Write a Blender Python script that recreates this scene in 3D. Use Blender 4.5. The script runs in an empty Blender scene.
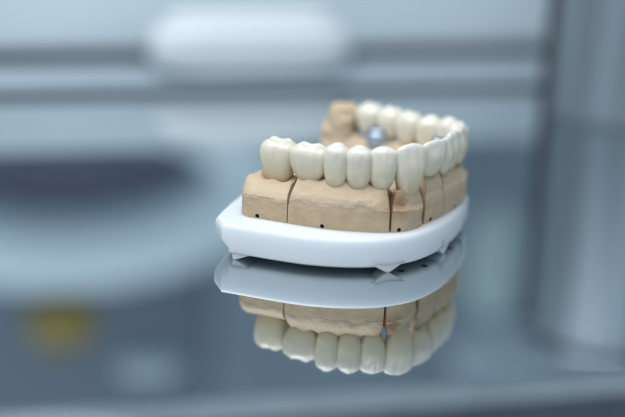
import bpy, bmesh, math, random
from mathutils import Vector, Matrix, noise
random.seed(7)
MM = 0.001
S = bpy.context.scene
COL = S.collection

# ------------------------------------------------------------------ camera (mm, camera stands over x=0,y=0 at z=160)
H, PITCH, ROLL, FPX = 160.0, math.radians(17.7), math.radians(2.5), 1597.0
fw = Vector((0, math.cos(PITCH), -math.sin(PITCH)))
up = Vector((0, math.sin(PITCH), math.cos(PITCH)))
xr = Vector((1, 0, 0))
CX = math.cos(ROLL) * xr + math.sin(ROLL) * up
CU = -math.sin(ROLL) * xr + math.cos(ROLL) * up
CPOS = Vector((0, 0, H))
cam_d = bpy.data.cameras.new('camera')
cam = bpy.data.objects.new('camera', cam_d); COL.objects.link(cam)
M = Matrix((CX, CU, -fw)).transposed().to_4x4(); M.translation = CPOS * MM
cam.matrix_world = M
cam_d.sensor_width = 36; cam_d.lens = 36 * FPX / 625
cam_d.clip_start = 0.01; cam_d.clip_end = 50
cam_d.dof.use_dof = True; cam_d.dof.focus_distance = 0.477; cam_d.dof.aperture_fstop = 3.3
S.camera = cam

# ------------------------------------------------------------------ light
w = bpy.data.worlds.new('World'); S.world = w; w.use_nodes = True
nt = w.node_tree; bg = nt.nodes['Background']
bg.inputs['Strength'].default_value = 0.47
bg.inputs['Color'].default_value = (0.66, 0.84, 1.0, 1)
def area(name, loc, target, size, sizey, power, color):
    d = bpy.data.lights.new(name, 'AREA'); d.shape = 'RECTANGLE'; d.size = size * MM; d.size_y = sizey * MM
    d.energy = power; d.color = color
    o = bpy.data.objects.new(name, d); COL.objects.link(o)
    o.location = Vector(loc) * MM
    o.rotation_euler = (Vector(target) - Vector(loc)).to_track_quat('-Z', 'Y').to_euler()
    return o
area('key_light', (-220, 290, 640), (10, 470, 15), 400, 300, 3.25, (1.0, 0.985, 0.96))
area('fill_light', (110, 30, 540), (10, 470, 15), 300, 260, 0.9, (0.92, 0.96, 1.0))
area('back_light', (-60, 560, 720), (0, 700, 20), 500, 120, 1.5, (0.86, 0.94, 1.0))
S.view_settings.view_transform = 'Standard'; S.view_settings.look = 'None'
S.view_settings.exposure = 0.0; S.view_settings.gamma = 1.0

# ------------------------------------------------------------------ helpers
def at(px, py, z):
    d = fw + (px - 312.5) / FPX * CX - (py - 208.5) / FPX * CU
    return CPOS + d * ((z - H) / d.z)
TA = math.radians(15.0)
TE = Vector((math.cos(TA), math.sin(TA), 0)); TN = Vector((-math.sin(TA), math.cos(TA), 0)); TO = Vector((0, 660, 0))
def tf(e, n, z=0): return TO + TE * e + TN * n + Vector((0, 0, z))      # table frame -> world
def on_n(px, py, n):                                                     # pixel -> point on the upright plane n
    d = fw + (px - 312.5) / FPX * CX - (py - 208.5) / FPX * CU
    t = (n - (CPOS - TO).dot(TN)) / d.dot(TN)
    return CPOS + d * t
def mirrored(px, py, n):
    p = on_n(px, py, n); p.z = -p.z; return p
def proj(P):
    d = P - CPOS
    return 312.5 + FPX * d.dot(CX) / d.dot(fw), 208.5 - FPX * d.dot(CU) / d.dot(fw)

def mat(name, col, rough=0.5, metal=0.0, var=0.0, scale=200, bump=0.0, bscale=600, sss=0.0, sssc=(1, .6, .4), coat=0.0, var_col=None, stretch=None, rvar=0.0):
    m = bpy.data.materials.new(name); m.use_nodes = True
    n = m.node_tree; b = n.nodes['Principled BSDF']
    b.inputs['Base Color'].default_value = (*col, 1); b.inputs['Roughness'].default_value = rough
    b.inputs['Metallic'].default_value = metal
    if sss:
        b.inputs['Subsurface Weight'].default_value = sss
        b.inputs['Subsurface Radius'].default_value = sssc
        b.inputs['Subsurface Scale'].default_value = 0.0022
    if coat: b.inputs['Coat Weight'].default_value = coat; b.inputs['Coat Roughness'].default_value = 0.12
    tc = n.nodes.new('ShaderNodeTexCoord'); mp = n.nodes.new('ShaderNodeMapping')
    n.links.new(tc.outputs['Object'], mp.inputs['Vector'])
    if stretch: mp.inputs['Scale'].default_value = stretch
    if var:
        t = n.nodes.new('ShaderNodeTexNoise'); t.inputs['Scale'].default_value = scale; t.inputs['Detail'].default_value = 5
        n.links.new(mp.outputs['Vector'], t.inputs['Vector'])
        r = n.nodes.new('ShaderNodeValToRGB'); r.color_ramp.elements[0].position = .3; r.color_ramp.elements[1].position = .7
        vc = var_col or tuple(c * (1 - var) for c in col)
        r.color_ramp.elements[0].color = (*vc, 1); r.color_ramp.elements[1].color = (*col, 1)
        n.links.new(t.outputs['Fac'], r.inputs['Fac']); n.links.new(r.outputs['Color'], b.inputs['Base Color'])
        if rvar:
            mr = n.nodes.new('ShaderNodeMapRange'); mr.inputs['To Min'].default_value = rough - rvar; mr.inputs['To Max'].default_value = rough + rvar
            n.links.new(t.outputs['Fac'], mr.inputs['Value']); n.links.new(mr.outputs['Result'], b.inputs['Roughness'])
    if bump:
        t2 = n.nodes.new('ShaderNodeTexNoise'); t2.inputs['Scale'].default_value = bscale; t2.inputs['Detail'].default_value = 6
        n.links.new(mp.outputs['Vector'], t2.inputs['Vector'])
        bu = n.nodes.new('ShaderNodeBump'); bu.inputs['Strength'].default_value = bump; bu.inputs['Distance'].default_value = 0.0004
        n.links.new(t2.outputs['Fac'], bu.inputs['Height']); n.links.new(bu.outputs['Normal'], b.inputs['Normal'])
    return m

MT = {}
def dust(m):
    # sparse dust specks and faint smears on the polished sheet
    n = m.node_tree; b = n.nodes['Principled BSDF']; out = n.nodes['Material Output']
    tc = n.nodes.new('ShaderNodeTexCoord')
    v = n.nodes.new('ShaderNodeTexVoronoi'); v.inputs['Scale'].default_value = 330
    n.links.new(tc.outputs['Object'], v.inputs['Vector'])
    sx = n.nodes.new('ShaderNodeSeparateColor'); n.links.new(v.outputs['Color'], sx.inputs[0])
    a = n.nodes.new('ShaderNodeMapRange'); a.inputs['From Min'].default_value = .93; a.inputs['From Max'].default_value = 1.0; a.inputs['To Max'].default_value = .085
    n.links.new(sx.outputs[0], a.inputs['Value'])
    lt = n.nodes.new('ShaderNodeMath'); lt.operation = 'LESS_THAN'
    n.links.new(v.outputs['Distance'], lt.inputs[0]); n.links.new(a.outputs['Result'], lt.inputs[1])
    k = n.nodes.new('ShaderNodeMath'); k.operation = 'MULTIPLY'; k.inputs[1].default_value = .55; n.links.new(lt.outputs[0], k.inputs[0])
    d = n.nodes.new('ShaderNodeBsdfDiffuse'); d.inputs['Color'].default_value = (.55, .58, .6, 1)
    mx = n.nodes.new('ShaderNodeMixShader'); n.links.new(k.outputs[0], mx.inputs[0]); n.links.new(b.outputs[0], mx.inputs[1]); n.links.new(d.outputs[0], mx.inputs[2])
    n.links.new(mx.outputs[0], out.inputs['Surface'])
    t = n.nodes.new('ShaderNodeTexNoise'); t.inputs['Scale'].default_value = 28; t.inputs['Detail'].default_value = 6; t.inputs['Distortion'].default_value = 1.2
    n.links.new(tc.outputs['Object'], t.inputs['Vector'])
    r = n.nodes.new('ShaderNodeMapRange'); r.inputs['From Min'].default_value = .4; r.inputs['From Max'].default_value = .75; r.inputs['To Min'].default_value = .008; r.inputs['To Max'].default_value = .05
    n.links.new(t.outputs['Fac'], r.inputs['Value']); n.links.new(r.outputs['Result'], b.inputs['Roughness'])
MT['mirror'] = mat('polished_dark_mirror', (0.60, 0.65, 0.67), 0.014, 1.0)
dust(MT['mirror'])
MT['plastic'] = mat('white_satin_plastic', (0.75, 0.785, 0.83), 0.38, 0, var=.02, scale=90, bump=.05, bscale=1500, sss=.8, sssc=(1, 1, 1))
MT['plastic'].node_tree.nodes['Principled BSDF'].inputs['Subsurface Scale'].default_value = .005
MT['stone'] = mat('beige_die_stone', (0.585, 0.435, 0.28), 0.72, 0, var=.16, scale=260, bump=.6, bscale=1300, sss=.15, sssc=(1, .7, .45), var_col=(0.49, 0.36, 0.235))
MT['hole'] = mat('dark_hole_inside', (0.20, 0.14, 0.095), 0.8, 0, bump=.2)  # inside of the cut holes, darker brown than the bodies around them
MT['metal'] = mat('blueish_bright_metal', (0.46, 0.56, 0.66), 0.48, 1.0, bump=.1)
MT['steel'] = mat('steel_painted_reflections', (0.36, 0.44, 0.51), 0.5, 0.5, var=.7, scale=60, stretch=(1.3, 1.3, .03))  # broad vertical streaks put reflections into the steel colour
MT['steel_dark'] = mat('dark_steel', (0.22, 0.27, 0.32), 0.5, 0.3, var=.2)
MT['counter'] = mat('pale_grey_counter', (0.36, 0.44, 0.49), 0.45, 0, var=.08, scale=30)
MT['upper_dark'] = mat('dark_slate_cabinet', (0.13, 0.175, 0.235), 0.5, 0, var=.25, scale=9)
MT['rim'] = mat('dull_grey_metal', (0.20, 0.25, 0.29), 0.5, 0.3, var=.2, scale=60)
MT['wall'] = mat('pale_blue_grey_panel', (0.66, 0.76, 0.82), 0.6, 0, var=.06, scale=14)
MT['dark'] = mat('dark_blue_grey_plastic', (0.022, 0.028, 0.04), 0.6, 0, var=.2, scale=40)
MT['hollow'] = mat('slate_dark_plastic', (0.10, 0.115, 0.175), 0.6, 0, var=.2, scale=40)
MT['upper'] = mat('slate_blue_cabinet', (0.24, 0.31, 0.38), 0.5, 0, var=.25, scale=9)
MT['white'] = mat('white_enamel', (0.74, 0.79, 0.82), 0.35, 0, var=.04, scale=30)
MT['shell'] = mat('pale_grey_blue_plastic', (0.66, 0.79, 0.87), 0.45, 0, var=.05, scale=30)
MT['soft'] = mat('mid_grey_blue_plastic', (0.31, 0.39, 0.45), 0.5, 0, var=.06, scale=30)
MT['yellow'] = mat('olive_yellow_plastic', (0.25, 0.20, 0.045), 0.5, 0, var=.2, scale=60)
MT['mint'] = mat('mint_plastic', (0.40, 0.52, 0.54), 0.5, 0, var=.1, scale=40)
MT['base'] = mat('dark_cabinet_body', (0.03, 0.035, 0.045), 0.5, 0, var=.2, scale=20)

# enamel: warm grey white with fine vertical streaks and a more chromatic neck with brown shading painted in
def enamel():
    m = mat('glazed_enamel', (0.70, 0.70, 0.63), 0.26, 0, sss=.5, sssc=(1, .85, .65), coat=.35)
    n = m.node_tree; b = n.nodes['Principled BSDF']
    tc = n.nodes.new('ShaderNodeTexCoord'); mp = n.nodes.new('ShaderNodeMapping'); mp.inputs['Scale'].default_value = (1, 1, .12)
    n.links.new(tc.outputs['Object'], mp.inputs['Vector'])
    t = n.nodes.new('ShaderNodeTexNoise'); t.inputs['Scale'].default_value = 650; t.inputs['Detail'].default_value = 4
    n.links.new(mp.outputs['Vector'], t.inputs['Vector'])
    sx = n.nodes.new('ShaderNodeSeparateXYZ'); n.links.new(tc.outputs['Object'], sx.inputs[0])
    r = n.nodes.new('ShaderNodeValToRGB'); e = r.color_ramp.elements
    e[0].position = 0; e[0].color = (0.64, 0.49, 0.28, 1); e[1].position = 1; e[1].color = (0.82, 0.79, 0.72, 1)
    k = e.new(.35); k.color = (0.75, 0.665, 0.50, 1); k = e.new(.75); k.color = (0.78, 0.73, 0.62, 1)
    mr = n.nodes.new('ShaderNodeMapRange'); mr.inputs['From Min'].default_value = .021; mr.inputs['From Max'].default_value = .036
    n.links.new(sx.outputs['Z'], mr.inputs['Value']); n.links.new(mr.outputs['Result'], r.inputs['Fac'])
    mx = n.nodes.new('ShaderNodeMix'); mx.data_type = 'RGBA'; mx.blend_type = 'MULTIPLY'; mx.inputs['Factor'].default_value = .55
    r2 = n.nodes.new('ShaderNodeValToRGB'); r2.color_ramp.elements[0].position = .35; r2.color_ramp.elements[0].color = (.93, .93, .91, 1)
    r2.color_ramp.elements[1].position = .65; r2.color_ramp.elements[1].color = (1, 1, 1, 1)
    n.links.new(t.outputs['Fac'], r2.inputs['Fac'])
    n.links.new(r.outputs['Color'], mx.inputs['A']); n.links.new(r2.outputs['Color'], mx.inputs['B'])
    n.links.new(mx.outputs['Result'], b.inputs['Base Color'])
    bu = n.nodes.new('ShaderNodeBump'); bu.inputs['Strength'].default_value = .15; bu.inputs['Distance'].default_value = .0003
    n.links.new(t.outputs['Fac'], bu.inputs['Height']); n.links.new(bu.outputs['Normal'], b.inputs['Normal'])
    return m
MT['enamel'] = enamel()

# stone: adds broad stains (orange brown near the canine cut) to the beige
def stain(m):
    n = m.node_tree; b = n.nodes['Principled BSDF']
    src = b.inputs['Base Color'].links[0].from_socket
    tc = n.nodes.new('ShaderNodeTexCoord')
    t = n.nodes.new('ShaderNodeTexNoise'); t.inputs['Scale'].default_value = 95; t.inputs['Detail'].default_value = 3; t.inputs['Distortion'].default_value = .8
    n.links.new(tc.outputs['Object'], t.inputs['Vector'])
    r = n.nodes.new('ShaderNodeValToRGB'); r.color_ramp.elements[0].position = .58; r.color_ramp.elements[0].color = (0, 0, 0, 1)
    r.color_ramp.elements[1].position = .72; r.color_ramp.elements[1].color = (.6, .6, .6, 1)
    n.links.new(t.outputs['Fac'], r.inputs['Fac'])
    mx = n.nodes.new('ShaderNodeMix'); mx.data_type = 'RGBA'
    mx.inputs['B'].default_value = (0.50, 0.31, 0.15, 1)
    n.links.new(r.outputs['Color'], mx.inputs['Factor']); n.links.new(src, mx.inputs['A'])
    # upper, gum-side half of the stone is paler than the sawn base
    sx = n.nodes.new('ShaderNodeSeparateXYZ'); n.links.new(tc.outputs['Object'], sx.inputs[0])
    mr = n.nodes.new('ShaderNodeMapRange'); mr.inputs['From Min'].default_value = .0158; mr.inputs['From Max'].default_value = .0188
    n.links.new(sx.outputs['Z'], mr.inputs['Value'])
    m2 = n.nodes.new('ShaderNodeMix'); m2.data_type = 'RGBA'
    m2.inputs['B'].default_value = (0.64, 0.51, 0.37, 1)
    ml = n.nodes.new('ShaderNodeMath'); ml.operation = 'MULTIPLY'; ml.inputs[1].default_value = .75
    n.links.new(mr.outputs['Result'], ml.inputs[0]); n.links.new(ml.outputs[0], m2.inputs['Factor'])
    n.links.new(mx.outputs['Result'], m2.inputs['A'])
    vm = n.nodes.new('ShaderNodeVectorMath'); vm.operation = 'DISTANCE'; vm.inputs[1].default_value = (0.0268, 0.4503, 0.0222)
    ds = n.nodes.new('ShaderNodeVectorMath'); ds.operation = 'SCALE'; ds.inputs['Scale'].default_value = .0035
    n.links.new(t.outputs['Color'], ds.inputs[0])
    ad = n.nodes.new('ShaderNodeVectorMath'); ad.operation = 'ADD'; n.links.new(tc.outputs['Object'], ad.inputs[0]); n.links.new(ds.outputs['Vector'], ad.inputs[1])
    n.links.new(ad.outputs['Vector'], vm.inputs[0])
    mr2 = n.nodes.new('ShaderNodeMapRange'); mr2.inputs['From Min'].default_value = .0018; mr2.inputs['From Max'].default_value = .0062
    mr2.inputs['To Min'].default_value = .75; mr2.inputs['To Max'].default_value = 0
    n.links.new(vm.outputs['Value'], mr2.inputs['Value'])
    m3 = n.nodes.new('ShaderNodeMix'); m3.data_type = 'RGBA'; m3.inputs['B'].default_value = (0.30, 0.145, 0.05, 1)
    n.links.new(mr2.outputs['Result'], m3.inputs['Factor']); n.links.new(m2.outputs['Result'], m3.inputs['A'])
    n.links.new(m3.outputs['Result'], b.inputs['Base Color'])
stain(MT['stone'])
def relief(m):
    n = m.node_tree; b = n.nodes['Principled BSDF']; old = b.inputs['Normal'].links[0].from_node
    tc = n.nodes.new('ShaderNodeTexCoord')
    t = n.nodes.new('ShaderNodeTexNoise'); t.inputs['Scale'].default_value = 230; t.inputs['Detail'].default_value = 7; t.inputs['Roughness'].default_value = .62; t.inputs['Distortion'].default_value = .6
    n.links.new(tc.outputs['Object'], t.inputs['Vector'])
    v = n.nodes.new('ShaderNodeTexVoronoi'); v.inputs['Scale'].default_value = 900
    n.links.new(tc.outputs['Object'], v.inputs['Vector'])
    r = n.nodes.new('ShaderNodeMapRange'); r.inputs['From Min'].default_value = 0; r.inputs['From Max'].default_value = .22; n.links.new(v.outputs['Distance'], r.inputs['Value'])
    ad = n.nodes.new('ShaderNodeMath'); ad.operation = 'MULTIPLY_ADD'; ad.inputs[1].default_value = .12
    n.links.new(r.outputs['Result'], ad.inputs[0]); n.links.new(t.outputs['Fac'], ad.inputs[2])
    bu = n.nodes.new('ShaderNodeBump'); bu.inputs['Strength'].default_value = .55; bu.inputs['Distance'].default_value = .0008
    n.links.new(ad.outputs[0], bu.inputs['Height']); n.links.new(bu.outputs['Normal'], old.inputs['Normal'])
relief(MT['stone'])

def link(name, bm, m, parent=None, smooth=True, origin=None):
    # bm is in mm world coordinates; origin (mm) becomes the object's location only for tags, meshes stay in world space
    bmesh.ops.recalc_face_normals(bm, faces=bm.faces)
    bmesh.ops.scale(bm, vec=(MM, MM, MM), verts=bm.verts)
    me = bpy.data.meshes.new(name); bm.to_mesh(me); bm.free()
    if smooth:
        for p in me.polygons: p.use_smooth = True
    me.materials.append(m)
    o = bpy.data.objects.new(name, me); COL.objects.link(o)
    if parent: o.parent = parent
    return o
def tag(o, label=None, cat=None, group=None, kind=None):
    for k, v in (('label', label), ('category', cat), ('group', group), ('kind', kind)):
        if v: o[k] = v
    return o
def empty(name, label, cat, group=None):
    o = bpy.data.objects.new(name, None); COL.objects.link(o); o.empty_display_size = .01
    return tag(o, label, cat, group)
def mod_apply(o, mods):
    for fn in mods: fn(o)
    dg = bpy.context.evaluated_depsgraph_get(); ev = o.evaluated_get(dg)
    me = bpy.data.meshes.new_from_object(ev, depsgraph=dg); o.modifiers.clear(); old = o.data; o.data = me; bpy.data.meshes.remove(old)
def sharp(o, ang=35):
    bm = bmesh.new(); bm.from_mesh(o.data)
    for e in bm.edges:
        e.smooth = not (len(e.link_faces) == 2 and e.calc_face_angle(0) > math.radians(ang))
    bm.to_mesh(o.data); bm.free()
def tbox(bm, e0, e1, n0, n1, z0, z1):
    vs = [bm.verts.new(tf(e, n, z)) for z in (z0, z1) for e, n in ((e0, n0), (e1, n0), (e1, n1), (e0, n1))]
    for f in ((3, 2, 1, 0), (4, 5, 6, 7), (0, 1, 5, 4), (1, 2, 6, 5), (2, 3, 7, 6), (3, 0, 4, 7)): bm.faces.new([vs[i] for i in f])
def bev(bm, r, seg=3): bmesh.ops.bevel(bm, geom=bm.edges[:], offset=r, segments=seg, profile=.5, affect='EDGES')
def rings(bm, rr, close_start=True, close_end=True):
    vv = [[bm.verts.new(p) for p in r] for r in rr]; n = len(rr[0])
    for a, b in zip(vv, vv[1:]):
        for i in range(n): bm.faces.new((a[i], a[(i + 1) % n], b[(i + 1) % n], b[i]))
    if close_start: bm.faces.new(vv[0][::-1])
    if close_end: bm.faces.new(vv[-1])
    return vv

# ------------------------------------------------------------------ setting: cabinet top with its mirror sheet
bm = bmesh.new(); tbox(bm, -600, 600, -296, 0, -6, 0); bev(bm, .6, 2)
tag(link('mirror_surface', bm, MT['mirror'], smooth=False), 'polished dark mirror like table surface under the dental model', kind='structure')
bm = bmesh.new(); tbox(bm, -600, 600, -600, 160, -60, -12)
tag(link('cabinet_top', bm, MT['base'], smooth=False), kind='structure')
bm = bmesh.new(); tbox(bm, -600, 600, -309, -297, -11.9, 1.0); bev(bm, .8, 3)
tag(link('front_rim', bm, MT['rim'], smooth=False), 'blurred brushed metal rim along the near edge of the mirror surface', 'rim')
bm = bmesh.new(); tbox(bm, -600, 600, .6, 13, -6, 1.2); bev(bm, .5, 2)  # added dark strip, painting in the shade of the gap behind the sheet
tag(link('gap_shade_strip', bm, MT['dark'], smooth=False), 'blurred dark strip painted in as the shaded gap along the far edge of the mirror surface', 'dark strip')
bm = bmesh.new(); tbox(bm, -600, 600, 15, 63, -11.9, 0.8); bev(bm, 1.0, 3)
tag(link('rear_ledge', bm, MT['counter'], smooth=False), 'blurred pale grey ledge running behind the mirror surface', 'ledge')
bm = bmesh.new(); tbox(bm, -600, 600, 64, 70, -11.9, 6); bev(bm, .8, 2)
tag(link('skirting_strip', bm, MT['dark'], smooth=False), 'blurred dark strip between the pale ledge and the wall', 'skirting')
bm = bmesh.new(); tbox(bm, -600, 600, 71, 80, -11.9, 42)
tag(link('wall', bm, MT['wall'], smooth=False), kind='structure')
r = empty('wall_cabinet', 'blurred slate blue cabinet front, darker on its left half, mirrored behind the model', 'cabinet')
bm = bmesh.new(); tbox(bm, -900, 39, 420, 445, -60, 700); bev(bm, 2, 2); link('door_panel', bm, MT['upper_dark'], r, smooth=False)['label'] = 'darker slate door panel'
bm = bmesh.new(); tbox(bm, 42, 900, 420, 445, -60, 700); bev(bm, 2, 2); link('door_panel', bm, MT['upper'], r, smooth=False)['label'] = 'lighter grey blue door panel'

# ------------------------------------------------------------------ blurred background things
def blob(name, c, half, ex, m, parent=None, tilt=0):
    # superellipsoid in the table frame
    bm = bmesh.new(); bmesh.ops.create_uvsphere(bm, u_segments=40, v_segments=24, radius=1)
    sg = lambda v: math.copysign(abs(v) ** ex, v)
    for v in bm.verts:
        p = v.co.copy(); L = p.length; p /= L
        q = Vector((sg(p.x) * half[0], sg(p.y) * half[1], sg(p.z) * half[2]))
        v.co = c + TE * q.x + TN * q.y + Vector((0, 0, 1)) * (q.z + tilt * q.x)
    return link(name, bm, m, parent)
# white rounded case lying on the ledge
c = on_n(250, 44, 40)
r = empty('instrument_case', 'big blurred white rounded case lying on the ledge behind the teeth', 'case')
blob('case_body', Vector((c.x, c.y, 13.2)), (45, 15, 12.3), .55, MT['white'], r)
blob('case_lid', Vector((c.x, c.y, 25.0)), (38, 11, 4.3), .6, MT['white'], r)

# oval housing: pale rim around a dark hollow, seen mirrored on the left
N = 370
c0 = mirrored(74, 172, N)
def ring_pts(rx, rz, rad, seg=96, s2=20):
    rr = []
    for i in range(seg):
        a = 2 * math.pi * i / seg
        cc = c0 + TE * rx * math.cos(a) + Vector((0, 0, rz * math.sin(a)))
        dr = (TE * math.cos(a) / rx + Vector((0, 0, math.sin(a) / rz))).normalized()
        rr.append([cc + dr * rad * math.cos(2 * math.pi * j / s2) + TN * rad * .7 * math.sin(2 * math.pi * j / s2) for j in range(s2)])
    return rr
r = empty('equipment_housing', 'pale oval housing with a dark hollow, mirrored as a blurred arc left of the model', 'equipment')
bm = bmesh.new(); rr = ring_pts(118, 54, 28); rings(bm, rr + [rr[0]], False, False); bmesh.ops.remove_doubles(bm, verts=bm.verts, dist=.001)
link('rim', bm, MT['shell'], r)
blob('hollow', c0 + TN * 4, (92, 3, 56), .95, MT['hollow'], r)
# yellow knob and pale knob
c = mirrored(61, 319, 200)
r = empty('yellow_container', 'blurred olive yellow container mirrored at the lower left', 'container')
blob('body', c, (20, 9, 14), .7, MT['yellow'], r)
blob('cap', c + Vector((0, 0, 16)), (12, 7, 3), .6, MT['yellow'], r)
c = mirrored(150, 362, 200)
tag(blob('round_knob', c, (20, 9, 12), .8, MT['soft']), 'blurred pale round knob mirrored near the bottom left edge', 'knob')
c = mirrored(496, 258, 215)
tag(blob('mint_panel', c, (18, 5, 38), .85, MT['mint']), 'blurred mint green panel mirrored right of the model', 'panel')

c = mirrored(515, 350, 230)  # added unseen panel, brightens the lower right of the mirror
tag(blob('added_reflector_panel', c, (42, 6, 26), .8, MT['soft']), 'added blurred wide grey blue panel that lightens the mirrored lower right of the surface', 'panel')

# steel canister on the right
r = empty('steel_canister', 'tall blurred steel canister with painted reflection streaks standing at the right edge', 'canister')
cc = Vector((133.5, 662, 0))
def lathe(bm, c, prof, seg=96):
    rr = [[c + Vector((rad * math.cos(2 * math.pi * i / seg), rad * math.sin(2 * math.pi * i / seg), z)) for i in range(seg)] for rad, z in prof]
    rings(bm, rr)
bm = bmesh.new(); lathe(bm, cc, [(36, 2.3), (38.2, 2.5), (38.2, 98), (37.6, 99), (36, 99.2)])
link('canister_body', bm, MT['steel'], r); sharp(COL.objects[-1])
bm = bmesh.new(); lathe(bm, cc, [(38.5, 0.1), (39.4, 0.4), (39.4, 1.8), (38.4, 2.2), (35, 2.25)])
link('base_ring', bm, MT['steel_dark'], r); sharp(COL.objects[-1])
bm = bmesh.new(); lathe(bm, cc, [(39, 99.4), (39.6, 99.8), (39.6, 104), (38, 107), (8, 110), (8, 114), (6, 116)])
link('canister_lid', bm, MT['steel'], r); sharp(COL.objects[-1])

p = at(551, 108, 0)  # added dark post, stands in for the dark reflection on the canister edge
r = empty('added_edge_post', 'added blurred slim dark post standing in for the dark reflecting edge of the steel canister', 'post')
bm = bmesh.new(); lathe(bm, p, [(4.8, .1), (5, .3), (5, 92), (4.6, 92.6)], 40); link('post_shaft', bm, MT['dark'], r); sharp(COL.objects[-1])
bm = bmesh.new(); lathe(bm, p, [(5.6, 92.8), (6, 93.2), (6, 97.5), (5.2, 98.4)], 40); link('post_cap', bm, MT['steel_dark'], r); sharp(COL.objects[-1])

# ------------------------------------------------------------------ dental arch curve (outer cusps, mm)
CP = [(-19, 461), (-12.1, 458.6), (-2, 454.6), (5.8, 452.2), (12.4, 451.3), (20.2, 451.2), (28.2, 453.4), (36, 459.8), (42.2, 469.8), (47.4, 480.5),
      (48.2, 488.5), (45.2, 495.5), (37, 499.5), (27.5, 505.5), (18, 510.5), (9.5, 514.5), (3, 518)]
CP = [Vector((a, b, 0)) for a, b in CP]
def catmull(P, n=40):
    out = []
    for i in range(len(P) - 1):
        p0 = P[max(i - 1, 0)]; p1 = P[i]; p2 = P[i + 1]; p3 = P[min(i + 2, len(P) - 1)]
        for k in range(n):
            t = k / n
            out.append(.5 * ((2 * p1) + (p2 - p0) * t + (2 * p0 - 5 * p1 + 4 * p2 - p3) * t * t + (3 * p1 - p0 - 3 * p2 + p3) * t ** 3))
    out.append(P[-1]); return out
CV = catmull(CP); SL = [0]
for a, b in zip(CV, CV[1:]): SL.append(SL[-1] + (b - a).length)
LEN = SL[-1]
import bisect
def sm(a, b, x):
    x = max(0, min(1, (x - a) / (b - a))); return x * x * (3 - 2 * x)
def cpos(s):
    if s <= 0: d = (CV[1] - CV[0]).normalized(); return CV[0] + d * s
    if s >= LEN: d = (CV[-1] - CV[-2]).normalized(); return CV[-1] + d * (s - LEN)
    i = min(bisect.bisect_right(SL, s) - 1, len(CV) - 2)
    return CV[i].lerp(CV[i + 1], (s - SL[i]) / max(SL[i + 1] - SL[i], 1e-9))
def ctan(s, w=1.5): return (cpos(s + w) - cpos(s - w)).normalized()
def cout(s, w=1.5):
    t = ctan(s, w); return Vector((t.y, -t.x, 0))
def s_at(px, off, z):
    best = (1e9, 0); s = -3
    while s < 75:
        q = proj(cpos(s) + cout(s, 3.5 if off > 2 else 1.5) * (off - (4.6 * sm(43, 60, s) if off > 2 else 0)) + Vector((0, 0, z)))[0]
        if abs(q - px) < best[0]: best = (abs(q - px), s)
        s += .1
    return best[1]

# ------------------------------------------------------------------ base plate
ZT = 10.9
pl = empty('base_plate', 'thick white plastic base plate carrying the stone model, on the mirror surface', 'base plate')
front = [(-26.5, 448.3), (-17.2, 444.9), (-7.7, 441.6), (0, 439.6), (8.4, 438.9), (16, 439.6), (23.3, 441.9), (32.1, 447.9), (40.3, 459.6), (46.2, 474), (49.6, 488)]
def cat2(P, n): return catmull([Vector((a, b, 0)) for a, b in P], n)
outl = [Vector((-28.9, 455.6, 0))] + cat2([(-26.5, 448.3)] + front[1:], 8) 
outl += cat2([(49.6, 488), (48, 499), (42, 509), (32, 516.5), (18, 523), (4, 527)], 8)[1:]
outl += [Vector((-2, 525, 0)), Vector((-5, 520, 0)), Vector((-23, 478, 0)), Vector((-25.5, 470, 0)), Vector((-27.6, 462, 0))]
n = len(outl)
nor = []
for i in range(n):
    a, b, c = outl[i - 1], outl[i], outl[(i + 1) % n]
    t = ((b - a).normalized() + (c - b).normalized()).normalized(); nor.append(Vector((t.y, -t.x, 0)))
def pring(inset, z, lower=0.0):
    out = []
    for i in range(n):
        k = max(0, min(1, (-24.5 - outl[i].x) / 2.5)) if outl[i].y < 480 else 0
        out.append(outl[i] - nor[i] * (inset) + Vector((lower * k, 0, z)))
    return out
bm = bmesh.new()
rings(bm, [pring(2.4, 1.8, 3.6), pring(1.5, 1.85, 3.6), pring(.85, 2.05, 3.6), pring(.45, 2.45, 3.4), pring(.22, 3.3, 2.7), pring(.12, 5.2, .6), pring(.05, 6.5, .0), pring(0, 9.6), pring(.18, 10.25), pring(.55, 10.7), pring(1.1, ZT)])
body = link('plate', bm, MT['plastic'], pl)
def cutters(o, cyls, seg=28):
    for (c, d, rad, length) in cyls:
        cb = bmesh.new(); bmesh.ops.create_cone(cb, cap_ends=True, segments=seg, radius1=rad, radius2=rad, depth=length)
        q = Vector(d).to_track_quat('Z', 'Y'); 
        for v in cb.verts: v.co = q @ v.co + Vector(c)
        bmesh.ops.scale(cb, vec=(MM,) * 3, verts=cb.verts)
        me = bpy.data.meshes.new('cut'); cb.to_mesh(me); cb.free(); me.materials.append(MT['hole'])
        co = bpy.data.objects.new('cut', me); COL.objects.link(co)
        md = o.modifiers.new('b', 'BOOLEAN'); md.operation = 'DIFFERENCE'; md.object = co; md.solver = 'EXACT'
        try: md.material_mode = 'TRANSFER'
        except Exception: pass
        mod_apply(o, [])
        bpy.data.objects.remove(co)
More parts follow.
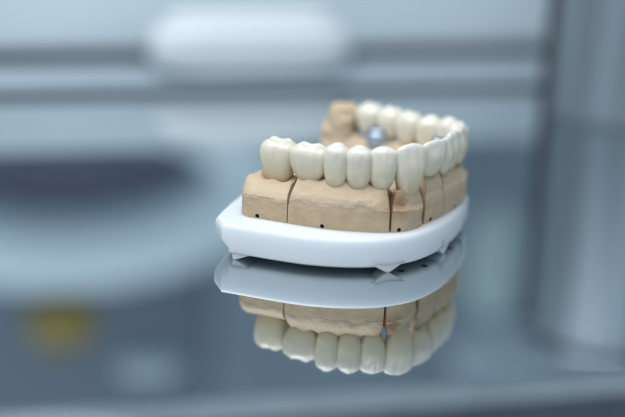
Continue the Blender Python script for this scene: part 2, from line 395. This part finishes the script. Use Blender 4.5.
# round pin holes in the underside
under = []
for s in [3, 11, 20, 30, 40, 47, 53.5, 59.5, 66, 74, 83, 92, 101]:
    p = cpos(s) - cout(s) * .4; under.append(((p.x, p.y, 2.4), (0, 0, 1), .95, 7))
under = under[:1] + under[2:3] + [((x, y, 2.0), (0, 0, 1), 1.0, 6) for x, y in ((27.2, 449.8), (34.4, 455.2), (39.0, 460.6))] + under[7:]
cutters(body, under, 24)
sharp(body, 28)
def foot(p, tdir, wd, dp, skew=0.0, zt=3.2):
    o = Vector((tdir.y, -tdir.x, 0)); bm = bmesh.new(); rr = []
    for d in (0, -dp):
        c = p + o * d
        rr.append([c - tdir * wd / 2 + Vector((0, 0, zt)), c + tdir * (skew) - tdir * .35 + Vector((0, 0, .05)), c + tdir * (skew) + tdir * .35 + Vector((0, 0, .05)), c + tdir * wd / 2 + Vector((0, 0, zt))])
    rings(bm, rr); bev(bm, .12, 2)
    link('foot', bm, MT['plastic'], pl, smooth=False)
def edge_at(x, y):   # nearest outline vertex
    i = min(range(n), key=lambda k: (outl[k] - Vector((x, y, 0))).length); return outl[i], Vector((-nor[i].y, nor[i].x, 0)), nor[i]
for (x, y, wd, sk) in [(23.2, 442, 11.6, 0), (42, 461.5, 9.5, 0), (40, 511, 9, 0), (8, 526, 9, 0), (-14, 499, 9, 0)]:
    p, t, no = edge_at(x, y); foot(p - no * .45, t, wd, 5, sk)
# corner foot at the left: skewed wedge
t = Vector((math.cos(math.radians(-19)), math.sin(math.radians(-19)), 0))
foot(Vector((-19.4, 446.7, 0)), t, 8.6, 9, -3.6)

# ------------------------------------------------------------------ stone sections
def zsh(s):      # height of the trimmed shoulder, wavy along the arch
    return 16.9 + .9 * sm(8, 26, s) - .9 * sm(38, 48, s) + 1.9 * sm(sC - .5, sC + 2, s) + .22 * math.sin(s * .45) + .55 * noise.noise(Vector((s * .3, 3, 1)))
def stone(s0, s1, t0, t1, label, group, round0=0, round1=0, ztop=24.6, lump=None, width=1.0, hole_s=(), wob=0.0, flat=0.0, neck=0.0, k0=0.0, k1=0.0):
    NS = max(14, int((s1 - s0) / .38)); rr = []
    for i in range(NS + 1):
        u = i / NS; s = s0 + (s1 - s0) * u
        zs = zsh(s)
        gum = ztop + .5 * math.sin(s * 1.1)
        base = [(4.6, ZT + .03), (4.7, 12.5), (4.6, zs - .8), (4.66, zs - .12), (4.84, zs + .1), (4.66, zs + 1.0), (3.4, zs + 2.4), (1.7, 20.7), (-.2, 21.9), (-2.2, gum - .6), (-6.2, gum + .2),
                (-9.2, gum - 1.6), (-10.6, 20), (-11.4, 16), (-11.8, ZT + .03)]
        if flat: base[5] = (4.0 - flat * .6, zs + 1.2); base[6] = (3.2 - flat, zs + 3.0); base[7] = (1.6 - flat, 21.8); base[8] = (.2 - flat, 22.8)
        if neck: base[6] = (base[6][0] + neck * .35, base[6][1]); base[7] = (base[7][0] + neck * .8, base[7][1] + .2); base[8] = (base[8][0] + neck, base[8][1] + .5); base[9] = (base[9][0] + neck, base[9][1] + .3)
        # resample
        pts = []
        for (a, b) in zip(base, base[1:]):
            L = math.hypot(a[0] - b[0], a[1] - b[1]); k = max(1, int(L / .42))
            # constant count per segment is needed for a grid
            pts.append((a, b))
        cnt = [4, 8, 2, 2, 3, 4, 6, 4, 5, 11, 8, 5, 9, 11]
        ring = []
        e0 = (s - s0) / round0 if round0 else 9; e1 = (s1 - s) / round1 if round1 else 9; e = min(e0, e1, 1)
        shrink = math.sqrt(max(0.0, 1 - (1 - e) ** 2)) if e < 1 else 1
        shrink = .25 + .75 * shrink
        prof = []
        for (a, b), k in zip(pts, cnt):
            for j in range(k): prof.append((a[0] + (b[0] - a[0]) * j / k, a[1] + (b[1] - a[1]) * j / k))
        prof.append(base[-1])
        # smooth the upper part a little
        for _ in range(2):
            prof = [prof[0]] + [((prof[j - 1][0] + 2 * prof[j][0] + prof[j + 1][0]) / 4, (prof[j - 1][1] + 2 * prof[j][1] + prof[j + 1][1]) / 4) if 19 < j < len(prof) - 2 else prof[j] for j in range(1, len(prof) - 1)] + [prof[-1]]
        lip = sm(-.35, .35, noise.noise(Vector((s * .21, 7, 2))))
        for (o, z) in prof:
            o -= (1 - lip) * .42 * math.exp(-((z - zs - .35) / .55) ** 2)
            hz = sm(zs - 1.5, 24, z)
            ds = t0 * hz * (1 - u) ** 2 - t1 * hz * u ** 2
            ds += wob * math.sin(z * .8) * (1 if u > .5 else 0) * abs(u - .5) * 2
            ss = s + ds + min(4.7 - o, 6.0) * (k0 * (1 - u) ** 1.5 + k1 * u ** 1.5)
            o -= 4.6 * sm(43, 60, s) * sm(-7, 3, o); oo = -3.6 + (o + 3.6) * shrink * width
            zz = z if z < 14 else 14 + (z - 14) * (.8 + .2 * shrink)
            if lump: zz += lump(ss, oo) * sm(20, 24, z)
            P = cpos(ss) + cout(ss, 3.5) * oo + Vector((0, 0, zz))
            if z > ZT + .5:
                amp = .05 + .19 * sm(zs - 1, zs + 1, z)
                nv = noise.noise(P * .32) * 1.0 + noise.noise(P * .9) * .45 + noise.noise(Vector((P.x * 1.6, P.y * 1.6, P.z * .5))) * .3
                P += cout(ss, 3.5) * nv * amp + Vector((0, 0, 1)) * noise.noise(P * .5 + Vector((9, 3, 1))) * amp * .6
            ring.append(P)
        rr.append(ring)
    bm = bmesh.new(); rings(bm, rr)
    r = empty('stone_section', label, 'stone model', group)
    o = link('stone_body', bm, MT['stone'], r)
    cy = []
    for hs in hole_s:
        p = cpos(hs) + cout(hs, 3.5) * (4.6 - 4.6 * sm(43, 60, hs)); d = cout(hs, 3.5); cy.append(((p.x, p.y, ZT + .72), (d.x, d.y, .0), .66, 3.0))
    if cy: cutters(o, cy, 20)
    sharp(o, 42)
    return r
zb = 14
sA = s_at(287.2, 4.7, zb); sB = s_at(390.5, 4.7, zb); sC = s_at(423.5, 4.7, zb); sD = s_at(443.2, 4.7, zb)
hs = [s_at(257, 4.7, 11.5), s_at(322, 4.7, 11.5), s_at(399, 4.7, 11.5), s_at(430.5, 4.7, 11.5), s_at(456.5, 4.7, 11.5)]
print('S', sA, sB, sC, sD, hs, LEN)
G = 'sawn beige stone sections of the dental model'
def mol(ss, oo):
    v = 0
    for (cs, co, h, rd) in ((1.5, -1.5, 0, 2),): v += 0
    return v
stone(-2.6, sA - .18, 0, .9, 'leftmost beige stone section under the big molar crown at the near left end', G, round0=4.5, hole_s=[hs[0]], ztop=22.2)
stone(sA + .18, sB - .3, .9, .5, 'longest beige stone section, under the row of four crowns in front', G, hole_s=[hs[1]], neck=2.2)
stone(sB + .38, sC - .75, 1.3, 1.5, 'stone section with an orange brown stain under the long pointed crown', G, hole_s=[hs[2]], ztop=21.8, wob=.3, flat=1.6, neck=2.8, k1=.75)
stone(sC + .75, sD - .15, .5, .6, 'narrow chiselled stone section between the stained section and the right end section', G, hole_s=[hs[3]], ztop=26.6, flat=0.3, neck=2.8, k0=.75, k1=.7)
sE = sD + 11.5
stone(sD + .18, sE, .5, .8, 'rounded stone section at the right end of the model', G, hole_s=[hs[4]], ztop=25.2, flat=.3, neck=2.0, k0=.7)
stone(sE + .4, sE + 17, .6, .6, 'blurred stone section just round the bend on the far side', G, ztop=25, flat=.6)
far_sec = stone(sE + 17.4, LEN - 2.2, .3, 0, 'blurred beige stone section with bare lumpy stone teeth at the far left end', G, round1=4, ztop=24.4)

# ------------------------------------------------------------------ crowns
PR = {
 'molar':  [(0, .26), (.03, .42), (.08, .56), (.16, .68), (.28, .80), (.42, .89), (.56, .96), (.70, 1.0), (.82, .99), (.91, .94), (.97, .86), (1, .78)],
 'pre':    [(0, .34), (.03, .54), (.08, .70), (.16, .82), (.28, .91), (.42, .96), (.58, 1.0), (.74, 1.0), (.86, .97), (.93, .90), (.98, .78), (1, .66)],
 'blunt': [(0, .26), (.03, .44), (.08, .60), (.16, .73), (.28, .84), (.42, .91), (.58, .97), (.74, 1.0), (.86, .99), (.93, .94), (.98, .82), (1, .70)],
 'canine': [(0, .26), (.03, .42), (.08, .53), (.16, .62), (.28, .72), (.42, .81), (.58, .90), (.72, .97), (.86, 1.0), (.94, .97), (.98, .88), (1, .78)],
 'inc':    [(0, .30), (.03, .46), (.08, .58), (.16, .68), (.28, .78), (.42, .86), (.58, .93), (.74, .98), (.86, 1.0), (.94, .96), (.98, .86), (1, .76)],
}
def crown(s0, s1, kind, zb, zt, depth, seed, parent, label=None, lean=0.0, ov=1.25, push=0.0):
    rnd = random.Random(seed); w = (s1 - s0) + ov; sc = (s0 + s1) / 2
    t = (cpos(s1) - cpos(s0)).normalized(); o = Vector((t.y, -t.x, 0)); c = cpos(sc)
    prof = PR[kind]; NA = 72; rr = []
    def ring(k, z, dk, g=0.0, v=0.5):
        out = []
        for i in range(NA):
            a = 2 * math.pi * i / NA; ca, sa = math.cos(a), math.sin(a)
            ex = .79 if kind in ('molar', 'pre') else .82
            x = math.copysign(abs(ca) ** ex, ca) * w / 2 * k
            y = math.copysign(abs(sa) ** ex, sa) * depth / 2 * dk
            # buccal developmental grooves
            if sa > 0:
                if kind == 'molar': y -= .38 * math.exp(-((x / w - .02) / .055) ** 2) * sm(.35, .95, v) * k + .16 * math.exp(-((x / w - .27) / .05) ** 2) * sm(.5, 1, v)
                else: y -= .13 * (math.exp(-((x / w - .15) / .05) ** 2) + math.exp(-((x / w + .16) / .05) ** 2)) * sm(.3, .9, v)
            out.append((x, y, z))
        return out
    R = []
    vv = []
    for (v0, k0), (v1, k1) in zip(prof, prof[1:]):
        st = 3 if v1 - v0 > .1 else 2
        for j in range(st): vv.append((v0 + (v1 - v0) * j / st, k0 + (k1 - k0) * j / st))
    vv.append(prof[-1])
    hcap = {'molar': 1.15, 'pre': 1.0, 'canine': 1.1, 'inc': .6, 'blunt': .9}[kind]
    zshd = zt - hcap
    for v, k in vv:
        dk = k if kind in ('molar', 'pre') else k * (1 - (.35 if kind == 'blunt' else .62) * sm(.45, 1.0, v))
        R.append([(p, v) for p in ring(k, zb + (zshd - zb) * v, dk, v=v)])
    # occlusal cap
    k, dk = vv[-1][1], (vv[-1][1] if kind in ('molar', 'pre') else vv[-1][1] * (.65 if kind == 'blunt' else .38))
    if kind == 'molar':
        cusps = [(-.27, .26, 1.25, .17), (.22, .27, 1.15, .17), (.40, .10, .7, .13), (-.25, -.27, 1.3, .17), (.23, -.27, 1.2, .17)]
    elif kind == 'pre':
        cusps = [(0, .24, 1.0, .30), (.02, -.28, .8, .24)]
    else: cusps = []
    cusps = [(a + rnd.uniform(-.03, .03), b + rnd.uniform(-.02, .02), h * rnd.uniform(.9, 1.1), r_) for a, b, h, r_ in cusps]
    def top(x, y, q):
        # q 0 at rim, 1 at centre
        z = zshd
        if cusps:
            dome = .55 * (1 - (1 - q) ** 2.6) * hcap
            cs = max(h * math.exp(-(((x / w - a) ** 2 + (y / depth - b) ** 2) / (r_ * r_))) for a, b, h, r_ in cusps)
            sq = sm(0, .28, q)
            z += dome * (1 - .55 * sm(.45, 1, q)) + cs * .62 * hcap * sq * .9
            z -= .35 * math.exp(-((y / depth) / .05) ** 2) * sm(.3, .8, q)
        else:
            z += hcap * (1 - (1 - q) ** 2.4) * (1 - (.5 * abs(x / w) * (1.5 if kind == 'canine' else .5)))
        return z
    for q in (.06, .14, .24, .36, .48, .60, .72, .84, .94):
        base = ring(k * (1 - q), 0, dk * (1 - q), v=1.0)
        R.append([((x, y, top(x, y, q)), 1.0) for x, y, _ in base])
    rr = []
    off = rnd.uniform(-.18, .18); sd = Vector((seed * 3.1, seed * 1.7, 0)); twist = rnd.uniform(-.05, .05)
    for rg in R:
        out = []
        for (x, y, z), v in rg:
            # neck scallop: sides of the bottom ride higher than the middle
            z += (abs(x) / (w / 2)) ** 2 * (1.5 if kind != 'molar' else 1.9) * (1 - sm(0, .5, v))
            nz = noise.noise(Vector((x, y, z)) * .45 + sd) * .22 + noise.noise(Vector((x, y, z * .6)) * 1.1 + sd) * .07
            kx = 1 + nz / max(w, 1) ; x2 = x * kx + y * twist; y2 = y * (1 + nz / depth * 1.6)
            P = c + t * x2 + o * (y2 - depth / 2 + off + lean * (z - zb) - lean * (zt - zb) + .7 + push) + Vector((0, 0, z + nz * .5 * v))
            out.append(P)
        rr.append(out)
    bm = bmesh.new(); rings(bm, rr)
    ob = link('crown', bm, MT['enamel'], parent)
    if label: ob['label'] = label
    return ob

br = empty('crown_bridge', 'glossy ivory white row of joined tooth crowns seated on the beige stone arch', 'dental bridge')
bx = [258, 289.5, 324, 346.3, 370.5, 397, 426, 445]
sb = [s_at(b, o_, 30) for b, o_ in zip(bx, (-.6, 0, 1.6, 1.9, 1.9, 1.9, 1.6, 0))]
print('sb', sb)
spec = [('molar', 18.4, 33.9, 9.8, 'broad molar crown at the near left end'), ('molar', 21.6, 34.0, 8.6, None), ('pre', 20.4, 35.0, 7.6, None), ('pre', 20.8, 34.8, 7.2, None),
        ('blunt', 20.3, 34.9, 7.2, None), ('canine', 17.6, 35.5, 7.8, 'longest pointed crown, reaching lowest on the stone'), ('inc', 24.2, 35.5, 6.6, None)]
for i, (k, zb_, zt_, dp, lb) in enumerate(spec):
    ps = [0, 1.5, 3, 3.2, 3.2, 4.0, 1.7][i]; zb_ += ps * .45; zt_ += ps * .36
    crown(sb[i], sb[i + 1], k, zb_, zt_, dp, i + 3, br, lb, lean=.10 if k != 'molar' else .05, push=ps)
s = sb[-1]
rest = [('inc', 6.2, 23.6, 35.3, 6.2), ('inc', 6.4, 23.4, 35.7, 6.2), ('inc', 6.2, 23.6, 35.4, 6.2), ('canine', 6.6, 22, 35.3, 7.0), ('pre', 6.4, 22, 34.6, 7.2), ('pre', 6.6, 22, 34.7, 7.4), ('pre', 6.8, 22, 34.5, 7.6), ('molar', 7.2, 23, 34.6, 8.2), ('molar', 7.4, 24, 34.9, 8.6), ('molar', 7.4, 25, 35.2, 8.6)]
for i, (k, wd, a, b_, dp) in enumerate(rest):
    crown(s, s + wd, k, a, b_, dp, 20 + i, br, lean=.08, ov=1.9, push=[1.0, .4][i] if i < 2 else 0); s += wd
print('bridge end', s, 'of', LEN)
for q in range(60, int(LEN) + 2, 3): pass

n0 = len(COL.objects)
crown(133.2, 142.2, 'molar', 15, 34.6, 10.5, 77, far_sec, None, lean=.05, ov=0)
crown(138, 144.5, 'molar', 14, 28.6, 10, 78, far_sec, None, lean=.05, ov=0)
for st in [o for o in far_sec.children if o.name.startswith('crown')]:
    st.name = 'stone_tooth'; st.data.name = 'stone_tooth'; st.data.materials[0] = MT['stone']
    for v in st.data.vertices:
        q = Vector(v.co) / MM
        v.co += Vector((noise.noise(q * .35), noise.noise(q * .35 + Vector((5, 0, 0))), noise.noise(q * .4 + Vector((0, 9, 0))))) * .0011 + Vector((noise.noise(q * 1.1), noise.noise(q * 1.1 + Vector((5, 0, 0))), 0)) * .0003

# ------------------------------------------------------------------ metal fittings inside the arch
def fitting(px, py, z, rad, label):
    p = at(px, py, z)
    r = empty('metal_fitting', label, 'metal fitting', 'metal fittings inside the arch')
    bm = bmesh.new(); lathe(bm, Vector((p.x, p.y, 0)), [(rad * .6, z - 5), (rad * .95, z - 4.6), (rad, z - 1.2), (rad * .86, z - .5), (rad * .86, z + .5), (rad * .72, z + .9), (rad * .45, z + .9), (rad * .45, z - .4)], 40)
    link('collar', bm, MT['metal'], r); sharp(COL.objects[-1], 30)
    bm = bmesh.new(); lathe(bm, Vector((p.x, p.y, 0)), [(rad * .40, z - .38), (rad * .40, z + .2), (rad * .3, z + .35), (rad * .12, z + .35), (rad * .12, z)], 24)
    link('screw', bm, MT['metal'], r)
fitting(366, 122, 28.6, 2.8, 'higher blurred bluish metal fitting beside the bare stone teeth inside the arch')
fitting(378, 130, 27.6, 3.8, 'broadest blurred bluish metal fitting low inside the arch under the far crowns')
fitting(438, 140, 29.5, 2.3, 'smallest blurred bluish metal fitting, behind the right front crowns')
